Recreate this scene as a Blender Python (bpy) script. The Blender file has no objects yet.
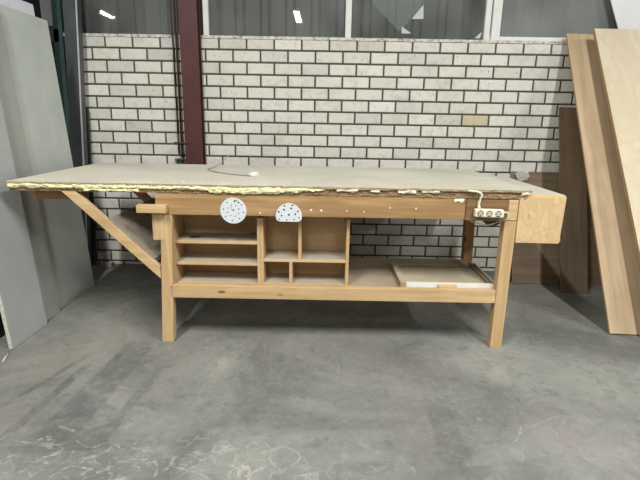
import bpy, bmesh, math, random
from mathutils import Vector, Matrix, noise
random.seed(7)
S = bpy.context.scene
COL = S.collection
R = math.radians

# ------------------------------------------------------------------ colour / materials
def lin(c):
    c = c / 255.0
    return c / 12.92 if c <= 0.04045 else ((c + 0.055) / 1.055) ** 2.4
def rgb(r, g, b): return (lin(r), lin(g), lin(b), 1.0)

class N:
    """small node-graph helper"""
    def __init__(s, name):
        s.m = bpy.data.materials.new(name); s.m.use_nodes = True
        s.t = s.m.node_tree; s.bsdf = s.t.nodes['Principled BSDF']
        s.tc = s.n('ShaderNodeTexCoord')
    def n(s, typ, **kw):
        o = s.t.nodes.new(typ)
        for k, v in kw.items():
            if hasattr(o, k): setattr(o, k, v)
            else: o.inputs[k].default_value = v
        return o
    def link(s, a, b): s.t.links.new(a, b)
    def val(s, inp, v):
        if isinstance(v, bpy.types.NodeSocket): s.link(v, inp)
        else: inp.default_value = v
    def mapping(s, scale=(1, 1, 1), rot=(0, 0, 0), loc=(0, 0, 0), src='Object'):
        m = s.n('ShaderNodeMapping')
        s.link(s.tc.outputs[src], m.inputs['Vector'])
        m.inputs['Scale'].default_value = scale; m.inputs['Rotation'].default_value = rot; m.inputs['Location'].default_value = loc
        return m.outputs[0]
    def noise(s, vec, scale=5, detail=4, rough=.55, dist=0, out=0):
        o = s.n('ShaderNodeTexNoise')
        s.link(vec, o.inputs['Vector'])
        o.inputs['Scale'].default_value = scale; o.inputs['Detail'].default_value = detail
        o.inputs['Roughness'].default_value = rough; o.inputs['Distortion'].default_value = dist
        return o.outputs[out]
    def ramp(s, fac, stops):
        o = s.n('ShaderNodeValToRGB'); s.link(fac, o.inputs[0])
        e = o.color_ramp.elements
        while len(e) < len(stops): e.new(.5)
        for i, (p, c) in enumerate(stops):
            e[i].position = p; e[i].color = c if len(c) == 4 else (*c, 1)
        return o.outputs[0]
    def step(s, fac, a, b):
        o = s.n('ShaderNodeMapRange'); o.interpolation_type = 'SMOOTHSTEP'
        s.link(fac, o.inputs[0]); o.inputs[1].default_value = a; o.inputs[2].default_value = b
        return o.outputs[0]
    def math(s, op, a, b=0.0):
        o = s.n('ShaderNodeMath'); o.operation = op
        s.val(o.inputs[0], a); s.val(o.inputs[1], b)
        return o.outputs[0]
    def mix(s, fac, a, b, mode='MIX'):
        o = s.n('ShaderNodeMix'); o.data_type = 'RGBA'; o.blend_type = mode
        s.val(o.inputs[0], fac); s.val(o.inputs[6], a); s.val(o.inputs[7], b)
        return o.outputs[2]
    def bump(s, h, strength=.3, dist=.005):
        o = s.n('ShaderNodeBump'); s.link(h, o.inputs['Height'])
        o.inputs['Strength'].default_value = strength; o.inputs['Distance'].default_value = dist
        s.link(o.outputs[0], s.bsdf.inputs['Normal'])
    def out(s, col, rough=.6, metal=0.0, spec=.5):
        s.val(s.bsdf.inputs['Base Color'], col); s.val(s.bsdf.inputs['Roughness'], rough)
        s.bsdf.inputs['Metallic'].default_value = metal
        s.bsdf.inputs['Specular IOR Level'].default_value = spec
        return s.m
    def obrand(s):
        return s.n('ShaderNodeObjectInfo').outputs['Random']

def plain(name, col, rough=.6, metal=0, var=.08, scale=20, spec=.5):
    k = N(name); n = k.noise(k.mapping(), scale, 4)
    d = tuple(x * (1 - var) for x in col[:3]) + (1,); b = tuple(min(1, x * (1 + var)) for x in col[:3]) + (1,)
    return k.out(k.ramp(n, [(.3, d), (.7, b)]), rough, metal, spec)

def wood(name, light, dark, axis='x', knots=True, rough=.6, knot=(96, 62, 36), grain=1.0, dust=None):
    k = N(name)
    st = {'x': (.9, 14, 14), 'y': (14, .9, 14), 'z': (14, 14, .9)}[axis]
    rnd = k.obrand()
    cx = k.n('ShaderNodeCombineXYZ'); 
    for i, f in enumerate((17.3, 9.1, 5.7)): k.link(k.math('MULTIPLY', rnd, f), cx.inputs[i])
    va = k.n('ShaderNodeVectorMath'); va.operation = 'ADD'
    k.link(k.tc.outputs['Object'], va.inputs[0]); k.link(cx.outputs[0], va.inputs[1])
    mp = k.n('ShaderNodeMapping'); k.link(va.outputs[0], mp.inputs[0]); mp.inputs['Scale'].default_value = st
    g = k.noise(mp.outputs[0], 1.6 * grain, 5, .6, .6)
    c = k.ramp(g, [(.28, dark), (.5, tuple((a + b) / 2 for a, b in zip(light, dark))), (.68, light)])
    fine = k.noise(mp.outputs[0], 9, 3, .6)
    c = k.mix(k.math('MULTIPLY', k.step(fine, .5, .75), .25), c, dark)
    big = k.noise(va.outputs[0], 3, 3)
    c = k.mix(k.math('MULTIPLY', k.step(big, .45, .7), .3), c, tuple(x * .75 for x in dark[:3]) + (1,))
    if knots:
        m2 = k.n('ShaderNodeMapping'); k.link(va.outputs[0], m2.inputs[0])
        m2.inputs['Scale'].default_value = {'x': (3.2, 9, 9), 'y': (9, 3.2, 9), 'z': (9, 9, 3.2)}[axis]
        v = k.n('ShaderNodeTexVoronoi'); k.link(m2.outputs[0], v.inputs['Vector']); v.inputs['Scale'].default_value = 1.0
        kn = k.step(v.outputs['Distance'], .115, .05)
        c = k.mix(k.math('MULTIPLY', kn, .85), c, rgb(*knot))
    if dust:
        gm = k.n('ShaderNodeNewGeometry'); sx = k.n('ShaderNodeSeparateXYZ'); k.link(gm.outputs['Normal'], sx.inputs[0])
        dn = k.noise(k.tc.outputs['Object'], 6, 5)
        f = k.math('MULTIPLY', k.step(sx.outputs[2], .6, .9), k.step(dn, .15, .5))
        c = k.mix(f, c, dust)
    k.bump(fine, .15, .002)
    return k.out(c, rough, 0, .3)

PINE_L, PINE_D = rgb(220, 191, 146), rgb(184, 149, 103)
PINE = {a: wood('pine_' + a, PINE_L, PINE_D, a) for a in 'xyz'}
APRON = wood('old_pine_apron', rgb(188, 154, 108), rgb(142, 108, 69), 'x', knot=(78, 48, 30))
OLDP = {a: wood('old_pine_' + a, rgb(190, 152, 110), rgb(148, 112, 76), a) for a in 'xyz'}
DUSTYP = wood('dusty_pine', rgb(178, 156, 124), rgb(146, 124, 94), 'y', knots=False, dust=rgb(176, 166, 144))
PLYX = wood('plywood', rgb(220, 190, 146), rgb(198, 164, 118), 'x', knots=False, dust=rgb(170, 162, 146))
PLYE = {a: wood('plywood_edge_' + a, rgb(232, 198, 146), rgb(212, 172, 118), a, knots=False) for a in 'xyz'}
PLYZ = wood('plywood_side', rgb(216, 186, 144), rgb(194, 160, 116), 'z', knots=False)
PLYBACK = wood('plywood_back', rgb(218, 188, 146), rgb(196, 164, 120), 'x', knots=False)
def rotary(name, light, dark, sc=6):
    k = N(name); v = k.mapping((1, 1, .55)); n = k.noise(v, sc, 3, .5, 2.2); n2 = k.noise(k.mapping((30, 30, 2)), 3, 4, .6)
    c = k.ramp(n, [(.3, light), (.52, tuple((a + b) / 2 for a, b in zip(light, dark))), (.6, light), (.75, dark)])
    c = k.mix(k.math('MULTIPLY', k.step(n2, .5, .75), .25), c, dark)
    k.bump(n2, .12, .002)
    return k.out(c, .6, 0, .3)
EXTP = rotary('extension_plywood', rgb(220, 192, 148), rgb(190, 156, 110), 9)
PANELP = rotary('pale_panel_ply', rgb(214, 202, 176), rgb(194, 177, 144), 3)
BEECH = wood('tan_board', rgb(196, 173, 142), rgb(174, 149, 116), 'z', knots=False)
BEECHE = wood('tan_board_edge', rgb(196, 166, 122), rgb(168, 136, 94), 'z', knots=False)
BROWNB = wood('brown_board', rgb(132, 114, 92), rgb(110, 93, 74), 'z', knots=False)
DARKB = wood('dusty_brown_board', rgb(140, 120, 96), rgb(112, 95, 76), 'x', knots=False)
MAROON = plain('maroon_paint', rgb(78, 40, 36), .5, 0, .15, 9)
GALV = plain('galvanised_steel', rgb(96, 100, 102), .42, .6, .18, 6)
BRIGHT = plain('bright_edge', rgb(205, 210, 212), .4, .2)
GREENP = plain('dark_green_paint', rgb(30, 50, 48), .5, .1, .2)
GREENL = plain('worn_green_paint', rgb(58, 80, 77), .5, .1, .2)
DARKST = plain('dark_steel', rgb(62, 64, 62), .5, .3, .15)
BLACKP = plain('black_plastic', rgb(24, 25, 27), .5)
WHITEP = plain('white_plastic', rgb(232, 230, 222), .4, 0, .03)
CREAM = plain('cream_plastic', rgb(236, 228, 204), .45, 0, .03)
SOCKET = plain('socket_grey', rgb(196, 190, 172), .5)
HOLE = plain('hole_dark', rgb(40, 40, 42), .8)
RINGM = plain('socket_ring', rgb(90, 88, 80), .6)
WHITEPT = plain('white_paint', rgb(226, 226, 220), .5, 0, .05)
CONC = plain('grey_rubble', rgb(150, 142, 128), .9, 0, .2)

def m_sheet(name, base, sd=.06):
    k = N(name); n = k.noise(k.mapping(), 3.5, 6, .6); n2 = k.noise(k.mapping(), 60, 3)
    a = tuple(x * (1 - sd * 1.6) for x in base[:3]) + (1,); b = tuple(min(1, x * (1 + sd)) for x in base[:3]) + (1,)
    c = k.ramp(n, [(.3, a), (.7, b)])
    c = k.mix(k.math('MULTIPLY', k.step(n2, .55, .75), .15), c, a)
    return k.out(c, .75, 0, .25)
SH_GREEN = m_sheet('grey_green_sheet', rgb(196, 202, 196))
SH_GREY = m_sheet('grey_sheet', rgb(168, 168, 162))
SH_GREY2 = m_sheet('mid_grey_sheet', rgb(178, 180, 178))
SH_LAV = m_sheet('pale_sheet', rgb(222, 224, 234), .03)
SH_WHITE = m_sheet('white_sheet', rgb(226, 226, 224), .03)
def m_chip(name, a, b, sc=160):
    k = N(name); n = k.noise(k.mapping(), sc, 3, .7)
    c = k.ramp(n, [(.35, a), (.6, b)]); k.bump(n, .6, .004)
    return k.out(c, .9, 0, .2)
CHIP = m_chip('chipboard_edge', rgb(128, 108, 82), rgb(186, 168, 138))
CHIPD = m_chip('dark_chipboard_edge', rgb(112, 88, 64), rgb(164, 138, 104), 110)
CHIPL = m_chip('light_chipboard_edge', rgb(170, 164, 148), rgb(222, 218, 204), 90)
FOAM = m_chip('pale_yellow_filler', rgb(216, 211, 154), rgb(240, 238, 194), 70)
FOAMW = m_chip('cream_filler', rgb(222, 212, 180), rgb(240, 234, 212), 70)

def m_top():
    k = N('dusty_work_surface'); v = k.mapping()
    n = k.noise(v, 1.7, 6, .6); n2 = k.noise(k.mapping((1, 3, 1)), 9, 5, .65); n3 = k.noise(v, 120, 2)
    c = k.ramp(n, [(.3, rgb(190, 185, 168)), (.7, rgb(212, 207, 190))])
    c = k.mix(k.math('MULTIPLY', k.step(n2, .5, .75), .3), c, rgb(172, 164, 145))
    c = k.mix(k.math('MULTIPLY', k.step(n3, .6, .75), .35), c, rgb(232, 228, 216))
    k.bump(n3, .2, .002)
    return k.out(c, .85, 0, .2)
TOP = m_top()
def m_dust(name, a, b):
    k = N(name); v = k.mapping(); n = k.noise(v, 3, 6, .6); n2 = k.noise(v, 40, 3)
    c = k.ramp(n, [(.3, a), (.7, b)])
    c = k.mix(k.math('MULTIPLY', k.step(n2, .5, .8), .3), c, rgb(190, 182, 166))
    return k.out(c, .9, 0, .2)
SHELFD = m_dust('dusty_shelf_board', rgb(150, 136, 114), rgb(178, 164, 140))
SLOPED = m_dust('dusty_sloping_board', rgb(132, 122, 108), rgb(158, 148, 132))

def m_brick():
    k = N('white_lime_brick')
    at = k.n('ShaderNodeAttribute'); at.attribute_name = 'tint'
    v = k.mapping(); n = k.noise(v, 22, 6, .65); n2 = k.noise(v, 4.5, 4, .6); n3 = k.noise(v, 150, 3)
    c = at.outputs['Color']
    c = k.mix(k.math('MULTIPLY', k.step(n, .48, .72), .36), c, rgb(158, 154, 144))
    c = k.mix(k.math('MULTIPLY', k.step(n2, .48, .75), .28), c, rgb(160, 156, 142))
    pit = k.noise(v, 38, 2, .5)
    c = k.mix(k.math('MULTIPLY', k.step(pit, .72, .78), .7), c, rgb(70, 66, 60))
    k.bump(k.math('ADD', n, k.math('MULTIPLY', n3, .4)), .25, .004)
    return k.out(c, .75, 0, .3)
BRICK = m_brick()
MORTAR = m_chip('dark_mortar', rgb(70, 67, 58), rgb(94, 90, 80), 60)

def m_floor():
    k = N('worn_concrete'); v = k.mapping()
    w = k.noise(v, 1.3, 6, .62, .8)
    c = k.ramp(w, [(.3, rgb(98, 99, 94)), (.5, rgb(126, 127, 121)), (.72, rgb(152, 152, 144))])
    f = k.noise(v, 9, 8, .7, 1.2)
    c = k.mix(k.math('MULTIPLY', k.step(f, .48, .7), .5), c, rgb(88, 89, 86))
    f2 = k.noise(k.mapping((1, 1, 1), loc=(5, 3, 0)), 5, 8, .7, 2.0)
    c = k.mix(k.math('MULTIPLY', k.step(f2, .56, .72), .35), c, rgb(174, 173, 165))
    f3 = k.noise(k.mapping((1, 1, 1), loc=(9, 1, 0)), 34, 6, .75, .6)
    c = k.mix(k.math('MULTIPLY', k.step(f3, .52, .7), .30), c, rgb(96, 97, 93))
    c = k.mix(k.math('MULTIPLY', k.step(f3, .46, .32), .25), c, rgb(172, 172, 164))
    # warm dust and pinkish patches
    wd = k.noise(k.mapping(loc=(2, 7, 0)), .9, 4)
    c = k.mix(k.math('MULTIPLY', k.step(wd, .5, .7), .35), c, rgb(142, 132, 122))
    sx = k.n('ShaderNodeSeparateXYZ'); k.link(v, sx.inputs[0])
    X, Y = sx.outputs[0], sx.outputs[1]
    nz = k.noise(v, 2.2, 4, .6)
    def band(p, q, wd, amt, col, seed, c):
        (x0, y0), (x1, y1) = p, q; L = math.hypot(x1 - x0, y1 - y0); dx, dy = (x1 - x0) / L, (y1 - y0) / L
        d = k.math('ADD', k.math('MULTIPLY', k.math('SUBTRACT', X, x0), -dy), k.math('MULTIPLY', k.math('SUBTRACT', Y, y0), dx))
        d = k.math('ADD', d, k.math('MULTIPLY', k.math('SUBTRACT', nz, .5), .06))
        t = k.math('ADD', k.math('MULTIPLY', k.math('SUBTRACT', X, x0), dx), k.math('MULTIPLY', k.math('SUBTRACT', Y, y0), dy))
        m = k.step(k.math('ABSOLUTE', d), wd, wd * .7)
        m = k.math('MULTIPLY', m, k.step(t, 0, .25)); m = k.math('MULTIPLY', m, k.step(t, L, L - .3))
        gr = k.noise(k.mapping((1, 1, 1), loc=(seed, seed * 2, 0)), 12, 6, .7)
        m = k.math('MULTIPLY', m, k.step(gr, .3, .6))
        return k.mix(k.math('MULTIPLY', m, amt), c, col)
    D = rgb(78, 80, 78)
    c = band((-1.7, 2.2), (-1.0, 3.0), .3, .35, rgb(140, 130, 118), 21, c)
    c = band((-1.32, 1.55), (-1.24, 2.45), .028, .6, D, 1, c)
    c = band((-1.50, 1.80), (-1.26, 2.55), .022, .5, D, 2, c)
    c = band((-1.115, 1.55), (-1.055, 2.75), .10, .5, D, 3, c)
    c = band((-.915, 1.55), (-.845, 2.4), .03, .45, D, 4, c)
    c = band((-1.4, 1.60), (-.5, 1.735), .03, .4, D, 5, c)
    c = band((-.80, 2.02), (-.45, 2.06), .014, .45, D, 6, c)
    c = band((-.1, 2.02), (.75, 2.05), .12, .3, rgb(104, 104, 102), 7, c)
    c = band((.545, 1.5), (.56, 2.15), .07, .4, D, 8, c)
    c = band((.74, 2.0), (.90, 1.75), .016, .6, D, 9, c)
    c = band((1.345, 2.15), (1.295, 1.88), .012, .7, rgb(110, 92, 92), 10, c)
    c = band((.9, 2.0), (1.35, 1.5), .14, .35, rgb(150, 134, 138), 11, c)
    c = band((.2, 1.45), (1.1, 1.62), .09, .3, D, 12, c)
    # pale scuffs in the foreground
    vv = k.n('ShaderNodeTexVoronoi'); vv.feature = 'DISTANCE_TO_EDGE'
    dm = k.n('ShaderNodeVectorMath'); dm.operation = 'ADD'
    nn = k.n('ShaderNodeTexNoise'); k.link(v, nn.inputs['Vector']); nn.inputs['Scale'].default_value = 9; nn.inputs['Detail'].default_value = 4
    sc = k.n('ShaderNodeVectorMath'); sc.operation = 'SCALE'; k.link(nn.outputs['Color'], sc.inputs[0]); sc.inputs['Scale'].default_value = .22
    k.link(v, dm.inputs[0]); k.link(sc.outputs[0], dm.inputs[1]); k.link(dm.outputs[0], vv.inputs['Vector']); vv.inputs['Scale'].default_value = 7
    ln = k.step(vv.outputs['Distance'], .05, .015)
    ar = k.math('MULTIPLY', k.step(Y, 1.85, 1.62), k.step(X, .25, -.25))
    pa = k.noise(k.mapping(loc=(1.3, .4, 0)), 5, 5, .65)
    ln = k.math('MULTIPLY', k.math('MULTIPLY', ln, ar), k.step(pa, .46, .62))
    c = k.mix(k.math('MULTIPLY', ln, .42), c, rgb(196, 194, 184))
    ar2 = k.math('MULTIPLY', k.step(Y, 1.72, 1.55), k.step(X, .1, -.3))
    bl = k.noise(k.mapping(loc=(4, 4, 0)), 16, 7, .7, 1.5)
    c = k.mix(k.math('MULTIPLY', k.math('MULTIPLY', k.step(bl, .55, .66), ar2), .5), c, rgb(186, 184, 174))
    k.bump(f, .08, .004)
    rg = k.n('ShaderNodeMapRange'); k.link(f, rg.inputs[0]); rg.inputs[3].default_value = .42; rg.inputs[4].default_value = .7
    return k.out(c, rg.outputs[0], 0, .35)
FLOOR = m_floor()
def m_scratch():
    k = N('pale_scratch'); v = k.mapping(); n = k.noise(v, 45, 4, .7)
    t = k.n('ShaderNodeBsdfTransparent'); mx = k.n('ShaderNodeMixShader')
    k.out(rgb(192, 190, 180), .9)
    k.link(k.math('MULTIPLY', k.step(n, .35, .62), .55), mx.inputs[0]); k.link(t.outputs[0], mx.inputs[1]); k.link(k.bsdf.outputs[0], mx.inputs[2])
    k.link(mx.outputs[0], k.t.nodes['Material Output'].inputs[0]); return k.m
SCRATCH = m_scratch()

def m_glass(name, d0, d1):
    m = bpy.data.materials.new(name); m.use_nodes = True; t = m.node_tree
    for n in list(t.nodes): t.nodes.remove(n)
    o = t.nodes.new('ShaderNodeOutputMaterial'); tr = t.nodes.new('ShaderNodeBsdfTransparent'); gl = t.nodes.new('ShaderNodeBsdfGlossy')
    di = t.nodes.new('ShaderNodeBsdfDiffuse'); fr = t.nodes.new('ShaderNodeFresnel'); fr.inputs[0].default_value = 1.5
    tr.inputs[0].default_value = (.88, .89, .88, 1); gl.inputs['Roughness'].default_value = .02; di.inputs[0].default_value = rgb(190, 193, 190)
    tc = t.nodes.new('ShaderNodeTexCoord'); nz = t.nodes.new('ShaderNodeTexNoise'); nz.inputs['Scale'].default_value = 3; nz.inputs['Detail'].default_value = 6
    mp = t.nodes.new('ShaderNodeMapRange'); mp.inputs[1].default_value = .35; mp.inputs[2].default_value = .75; mp.inputs[3].default_value = d0; mp.inputs[4].default_value = d1
    a = t.nodes.new('ShaderNodeMixShader'); b = t.nodes.new('ShaderNodeMixShader')
    L = t.links.new
    L(tc.outputs['Object'], nz.inputs['Vector']); L(nz.outputs[0], mp.inputs[0]); L(mp.outputs[0], a.inputs[0]); L(tr.outputs[0], a.inputs[1]); L(di.outputs[0], a.inputs[2])
    L(fr.outputs[0], b.inputs[0]); L(a.outputs[0], b.inputs[1]); L(gl.outputs[0], b.inputs[2]); L(b.outputs[0], o.inputs[0])
    return m
GLASS = m_glass('dirty_window_glass', .07, .19)
GLASS_DUSTY = m_glass('dustier_window_glass', .24, .42)
CORR = plain('corrugated_metal', rgb(122, 122, 119), .55, .1, .12, 4)
WALLM = plain('painted_wall', rgb(92, 93, 90), .8, 0, .06, 2)
DARKWALL = plain('dark_wall', rgb(40, 42, 42), .8, 0, .2, 3)
CEILM = plain('ceiling_panels', rgb(92, 93, 91), .8, 0, .05, 2)

# ------------------------------------------------------------------ mesh helpers
def mesh_obj(name, bm, mats, parent=None, smooth=False, bevel=0.0):
    me = bpy.data.meshes.new(name); bm.normal_update()
    bmesh.ops.recalc_face_normals(bm, faces=bm.faces[:]) if bevel >= 0 else None
    bm.to_mesh(me); bm.free()
    o = bpy.data.objects.new(name, me); COL.objects.link(o)
    for m in (mats if isinstance(mats, (list, tuple)) else [mats]): me.materials.append(m)
    if parent: o.parent = parent
    if smooth:
        for p in me.polygons: p.use_smooth = True
    if bevel > 0:
        b = o.modifiers.new('bevel', 'BEVEL'); b.width = bevel; b.segments = 2; b.limit_method = 'ANGLE'; b.angle_limit = R(40)
    return o
def box(bm, x0, x1, y0, y1, z0, z1, mi=0, M=None):
    vs = [bm.verts.new((x, y, z)) for z in (z0, z1) for y in (y0, y1) for x in (x0, x1)]
    if M: 
        for v in vs: v.co = M @ v.co
    fs = []
    for ix in ((0, 2, 3, 1), (4, 5, 7, 6), (0, 1, 5, 4), (2, 6, 7, 3), (0, 4, 6, 2), (1, 3, 7, 5)):
        f = bm.faces.new([vs[i] for i in ix]); f.material_index = mi; fs.append(f)
    return fs
def bx(name, dims, mat, parent=None, bevel=.0025):
    bm = bmesh.new(); box(bm, *dims); return mesh_obj(name, bm, mat, parent, bevel=bevel)
def cyl(bm, p, q, r, n=16, mi=0, r2=None, caps=True):
    p, q = Vector(p), Vector(q); d = (q - p).normalized()
    a = d.orthogonal().normalized(); b = d.cross(a); r2 = r if r2 is None else r2
    A = [bm.verts.new(p + (a * math.cos(t) + b * math.sin(t)) * r) for t in [2 * math.pi * i / n for i in range(n)]]
    B = [bm.verts.new(q + (a * math.cos(t) + b * math.sin(t)) * r2) for t in [2 * math.pi * i / n for i in range(n)]]
    for i in range(n):
        f = bm.faces.new((A[i], A[(i + 1) % n], B[(i + 1) % n], B[i])); f.material_index = mi; f.smooth = True
    if caps:
        f = bm.faces.new(A[::-1]); f.material_index = mi; f = bm.faces.new(B); f.material_index = mi
def tube(bm, pts, r, n=8, mi=0):
    """smooth swept tube through pts (Catmull-Rom)"""
    P = [Vector(p) for p in pts]; Q = []
    for i in range(len(P) - 1):
        a, b, c, d = P[max(i - 1, 0)], P[i], P[i + 1], P[min(i + 2, len(P) - 1)]
        for s in range(6):
            t = s / 6
            Q.append(.5 * ((2 * b) + (c - a) * t + (2 * a - 5 * b + 4 * c - d) * t * t + (3 * b - a - 3 * c + d) * t ** 3))
    Q.append(P[-1]); rings = []
    up = Vector((0.13, .21, 1))
    for i, p in enumerate(Q):
        d = (Q[min(i + 1, len(Q) - 1)] - Q[max(i - 1, 0)]).normalized()
        a = d.cross(up)
        a = d.orthogonal() if a.length < 1e-4 else a
        a.normalize(); b = d.cross(a)
        rings.append([bm.verts.new(p + (a * math.cos(2 * math.pi * j / n) + b * math.sin(2 * math.pi * j / n)) * r) for j in range(n)])
    for A, B in zip(rings, rings[1:]):
        for j in range(n):
            f = bm.faces.new((A[j], A[(j + 1) % n], B[(j + 1) % n], B[j])); f.smooth = True; f.material_index = mi
    bm.faces.new(rings[0][::-1]).material_index = mi; bm.faces.new(rings[-1]).material_index = mi
def prism(bm, poly, y0, y1, mi=0):
    """polygon in (x,z) extruded in y"""
    A = [bm.verts.new((x, y0, z)) for x, z in poly]; B = [bm.verts.new((x, y1, z)) for x, z in poly]
    n = len(poly)
    for f in [bm.faces.new(A), bm.faces.new(B[::-1])] + [bm.faces.new((A[i], B[i], B[(i + 1) % n], A[(i + 1) % n])) for i in range(n)]: f.material_index = mi
def thing(name, label, cat, loc=(0, 0, 0), rot=(0, 0, 0), group=None):
    o = bpy.data.objects.new(name, None); COL.objects.link(o); o.location = loc; o.rotation_euler = rot; o.empty_display_size = .1
    return tag(o, label, cat, group)
def tag(o, label, cat, group=None):
    o['label'] = label; o['category'] = cat
    if group: o['group'] = group
    return o
def struct(o, label=None):
    o['kind'] = 'structure'
    if label: o['label'] = label
    return o
def slab(name, bl, tl, width, thick, mats, parent=None, bevel=.002):
    """board whose front-left edge runs bl->tl, extending +x by width, thickness away from the viewer; origin at bl"""
    bl, tl = Vector(bl), Vector(tl); up = (tl - bl); L = up.length; up.normalize()
    r = (Vector((1, 0, 0)) - up * up.x).normalized(); nrm = up.cross(r).normalized()   # points to +y side
    if nrm.y < 0: nrm = -nrm
    bm = bmesh.new(); fs = box(bm, 0, width, 0, thick, 0, L)
    if isinstance(mats, (list, tuple)) and len(mats) > 1:
        for f in fs: f.material_index = 1
        fs[2].material_index = 0; fs[3].material_index = 0
    o = mesh_obj(name, bm, mats, parent, bevel=bevel)
    M = Matrix((r, nrm, up)).transposed().to_4x4(); M.translation = bl
    o.matrix_world = M
    return o

# ------------------------------------------------------------------ camera
H = 1.305
pitch, roll, yaw, FPX = .2478, .0180, -.0059, 476.84
cy, sy, cp, sp = math.cos(yaw), math.sin(yaw), math.cos(pitch), math.sin(pitch)
fw = Vector((sy * cp, cy * cp, -sp)); rr = Vector((cy, -sy, 0)); uu = rr.cross(fw)
r2 = rr * math.cos(roll) + uu * math.sin(roll); u2 = -rr * math.sin(roll) + uu * math.cos(roll)
cam = bpy.data.cameras.new('camera'); co = bpy.data.objects.new('camera', cam); COL.objects.link(co)
M = Matrix((r2, u2, -fw)).transposed().to_4x4(); M.translation = (0, 0, H); co.matrix_world = M
cam.sensor_width = 36; cam.lens = FPX / 640 * 36; cam.clip_start = .05
S.camera = co

# ------------------------------------------------------------------ the hall
YW = 4.125            # brick face
XL, XR, YB, ZC = -9.0, 8.0, -12.0, 4.6
bm = bmesh.new(); box(bm, XL - .1, XR + .1, YB - .1, 6.6, -.15, 0)
def ribbon(pts, w):
    P = [Vector((x, y, 0)) for x, y in pts]; Q = []
    for i in range(len(P) - 1):
        a, b, c, d = P[max(i - 1, 0)], P[i], P[i + 1], P[min(i + 2, len(P) - 1)]
        for s in range(6):
            t = s / 6
            Q.append(.5 * ((2 * b) + (c - a) * t + (2 * a - 5 * b + 4 * c - d) * t * t + (3 * b - a - 3 * c + d) * t ** 3))
    Q.append(P[-1]); prev = None
    for i, p in enumerate(Q):
        d = (Q[min(i + 1, len(Q) - 1)] - Q[max(i - 1, 0)]).normalized(); nn = Vector((-d.y, d.x, 0))
        ww = 1.05 * w * (.6 + .8 * noise.noise(p * 30 + Vector((3, 1, 0)))) ; ww = max(ww, w * .25)
        cur = [bm.verts.new(p + nn * ww + Vector((0, 0, .0006))), bm.verts.new(p - nn * ww + Vector((0, 0, .0006)))]
        if prev: bm.faces.new((prev[0], prev[1], cur[1], cur[0])).material_index = 1
        prev = cur
# scratches measured on the floor
for pts, w in [([(-0.28, 1.624), (-0.291, 1.676), (-0.272, 1.713), (-0.23, 1.711), (-0.195, 1.67), (-0.191, 1.61), (-0.161, 1.563), (-0.13, 1.533)], 0.005),
    ([(-0.188, 1.662), (-0.149, 1.684), (-0.112, 1.673), (-0.075, 1.639), (-0.084, 1.597), (-0.127, 1.564), (-0.145, 1.535)], 0.006),
    ([(-0.384, 1.713), (-0.342, 1.666), (-0.328, 1.606), (-0.328, 1.557), (-0.334, 1.508)], 0.0045),
    ([(-0.446, 2.574), (-0.476, 2.43), (-0.505, 2.331)], 0.003),
    ([(-0.534, 2.394), (-0.563, 2.238), (-0.58, 2.125), (-0.584, 1.997)], 0.004),
    ([(-0.348, 2.655), (-0.321, 2.506), (-0.329, 2.396)], 0.0025),
    ([(-0.293, 2.562), (-0.259, 2.227)], 0.0025),
    ([(-0.264, 2.265), (-0.183, 2.259)], 0.002),
    ([(-0.088, 2.447), (-0.075, 2.228)], 0.0022),
    ([(-0.453, 2.072), (-0.453, 1.99), (-0.455, 1.914)], 0.0022),
    ([(-0.346, 2.24), (-0.364, 2.188)], 0.002),
    ([(-0.276, 1.513), (-0.217, 1.561), (-0.194, 1.581)], 0.01),
    ([(-0.497, 1.643), (-0.455, 1.619), (-0.47, 1.585)], 0.008),
    ([(-0.577, 1.566), (-0.467, 1.53), (-0.411, 1.506)], 0.006),
    ([(-0.112, 1.512), (-0.069, 1.528), (-0.025, 1.518)], 0.006),
    ([(-0.559, 1.879), (-0.5, 1.877)], 0.003),
    ([(-0.3, 1.59), (-0.312, 1.542), (-0.319, 1.512)], 0.003),
    ([(-1.005, 1.698), (-0.924, 1.655), (-0.868, 1.689), (-0.8, 1.656)], 0.005),
    ([(-0.746, 1.716), (-0.763, 1.668)], 0.005),
    ([(-0.836, 1.517), (-0.803, 1.543), (-0.813, 1.591), (-0.789, 1.601)], 0.006),
    ([(-0.747, 1.596), (-0.652, 1.589), (-0.618, 1.555), (-0.611, 1.503)], 0.005),
    ([(-1.128, 1.79), (-1.074, 1.772), (-1.03, 1.752)], 0.006),
    ([(-1.254, 1.689), (-1.175, 1.679), (-1.139, 1.721), (-1.109, 1.694)], 0.008),
    ([(-1.01, 2.108), (-0.947, 2.095)], 0.01),
    ([(-0.996, 1.488), (-0.95, 1.546), (-0.854, 1.532)], 0.007),
    ([(-1.105, 1.581), (-1.07, 1.599), (-1.022, 1.617)], 0.007),
    ([(-1.128, 1.509), (-1.095, 1.518), (-1.06, 1.486)], 0.008),
    ([(-0.868, 1.82), (-0.869, 1.868)], 0.004),
    ([(-1.19, 1.905), (-1.156, 1.916)], 0.004),
    ([(0.894, 1.85), (0.857, 1.789), (0.823, 1.746)], 0.006),
    ([(0.867, 1.819), (0.947, 1.86), (1.052, 1.919), (1.142, 1.94), (1.18, 1.898)], 0.004),
    ([(1.251, 1.73), (1.248, 1.656), (1.248, 1.588)], 0.003),
    ([(0.836, 1.695), (0.814, 1.626)], 0.003),
    ([(1.069, 1.651), (1.117, 1.649)], 0.005),
    ([(1.087, 2.123), (1.184, 2.145)], 0.004),
    ([(0.075, 2.675), (0.081, 2.524)], 0.0025),
    ([(0.102, 2.372), (0.087, 2.178)], 0.003),
    ([(0.418, 2.011), (0.459, 2.007)], 0.004)]:
    ribbon(pts, w)
struct(mesh_obj('floor', bm, [FLOOR, SCRATCH], bevel=-1))
struct(bx('ceiling', (XL, XR, YB, 6.6, ZC, ZC + .1), CEILM, bevel=0))
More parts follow.
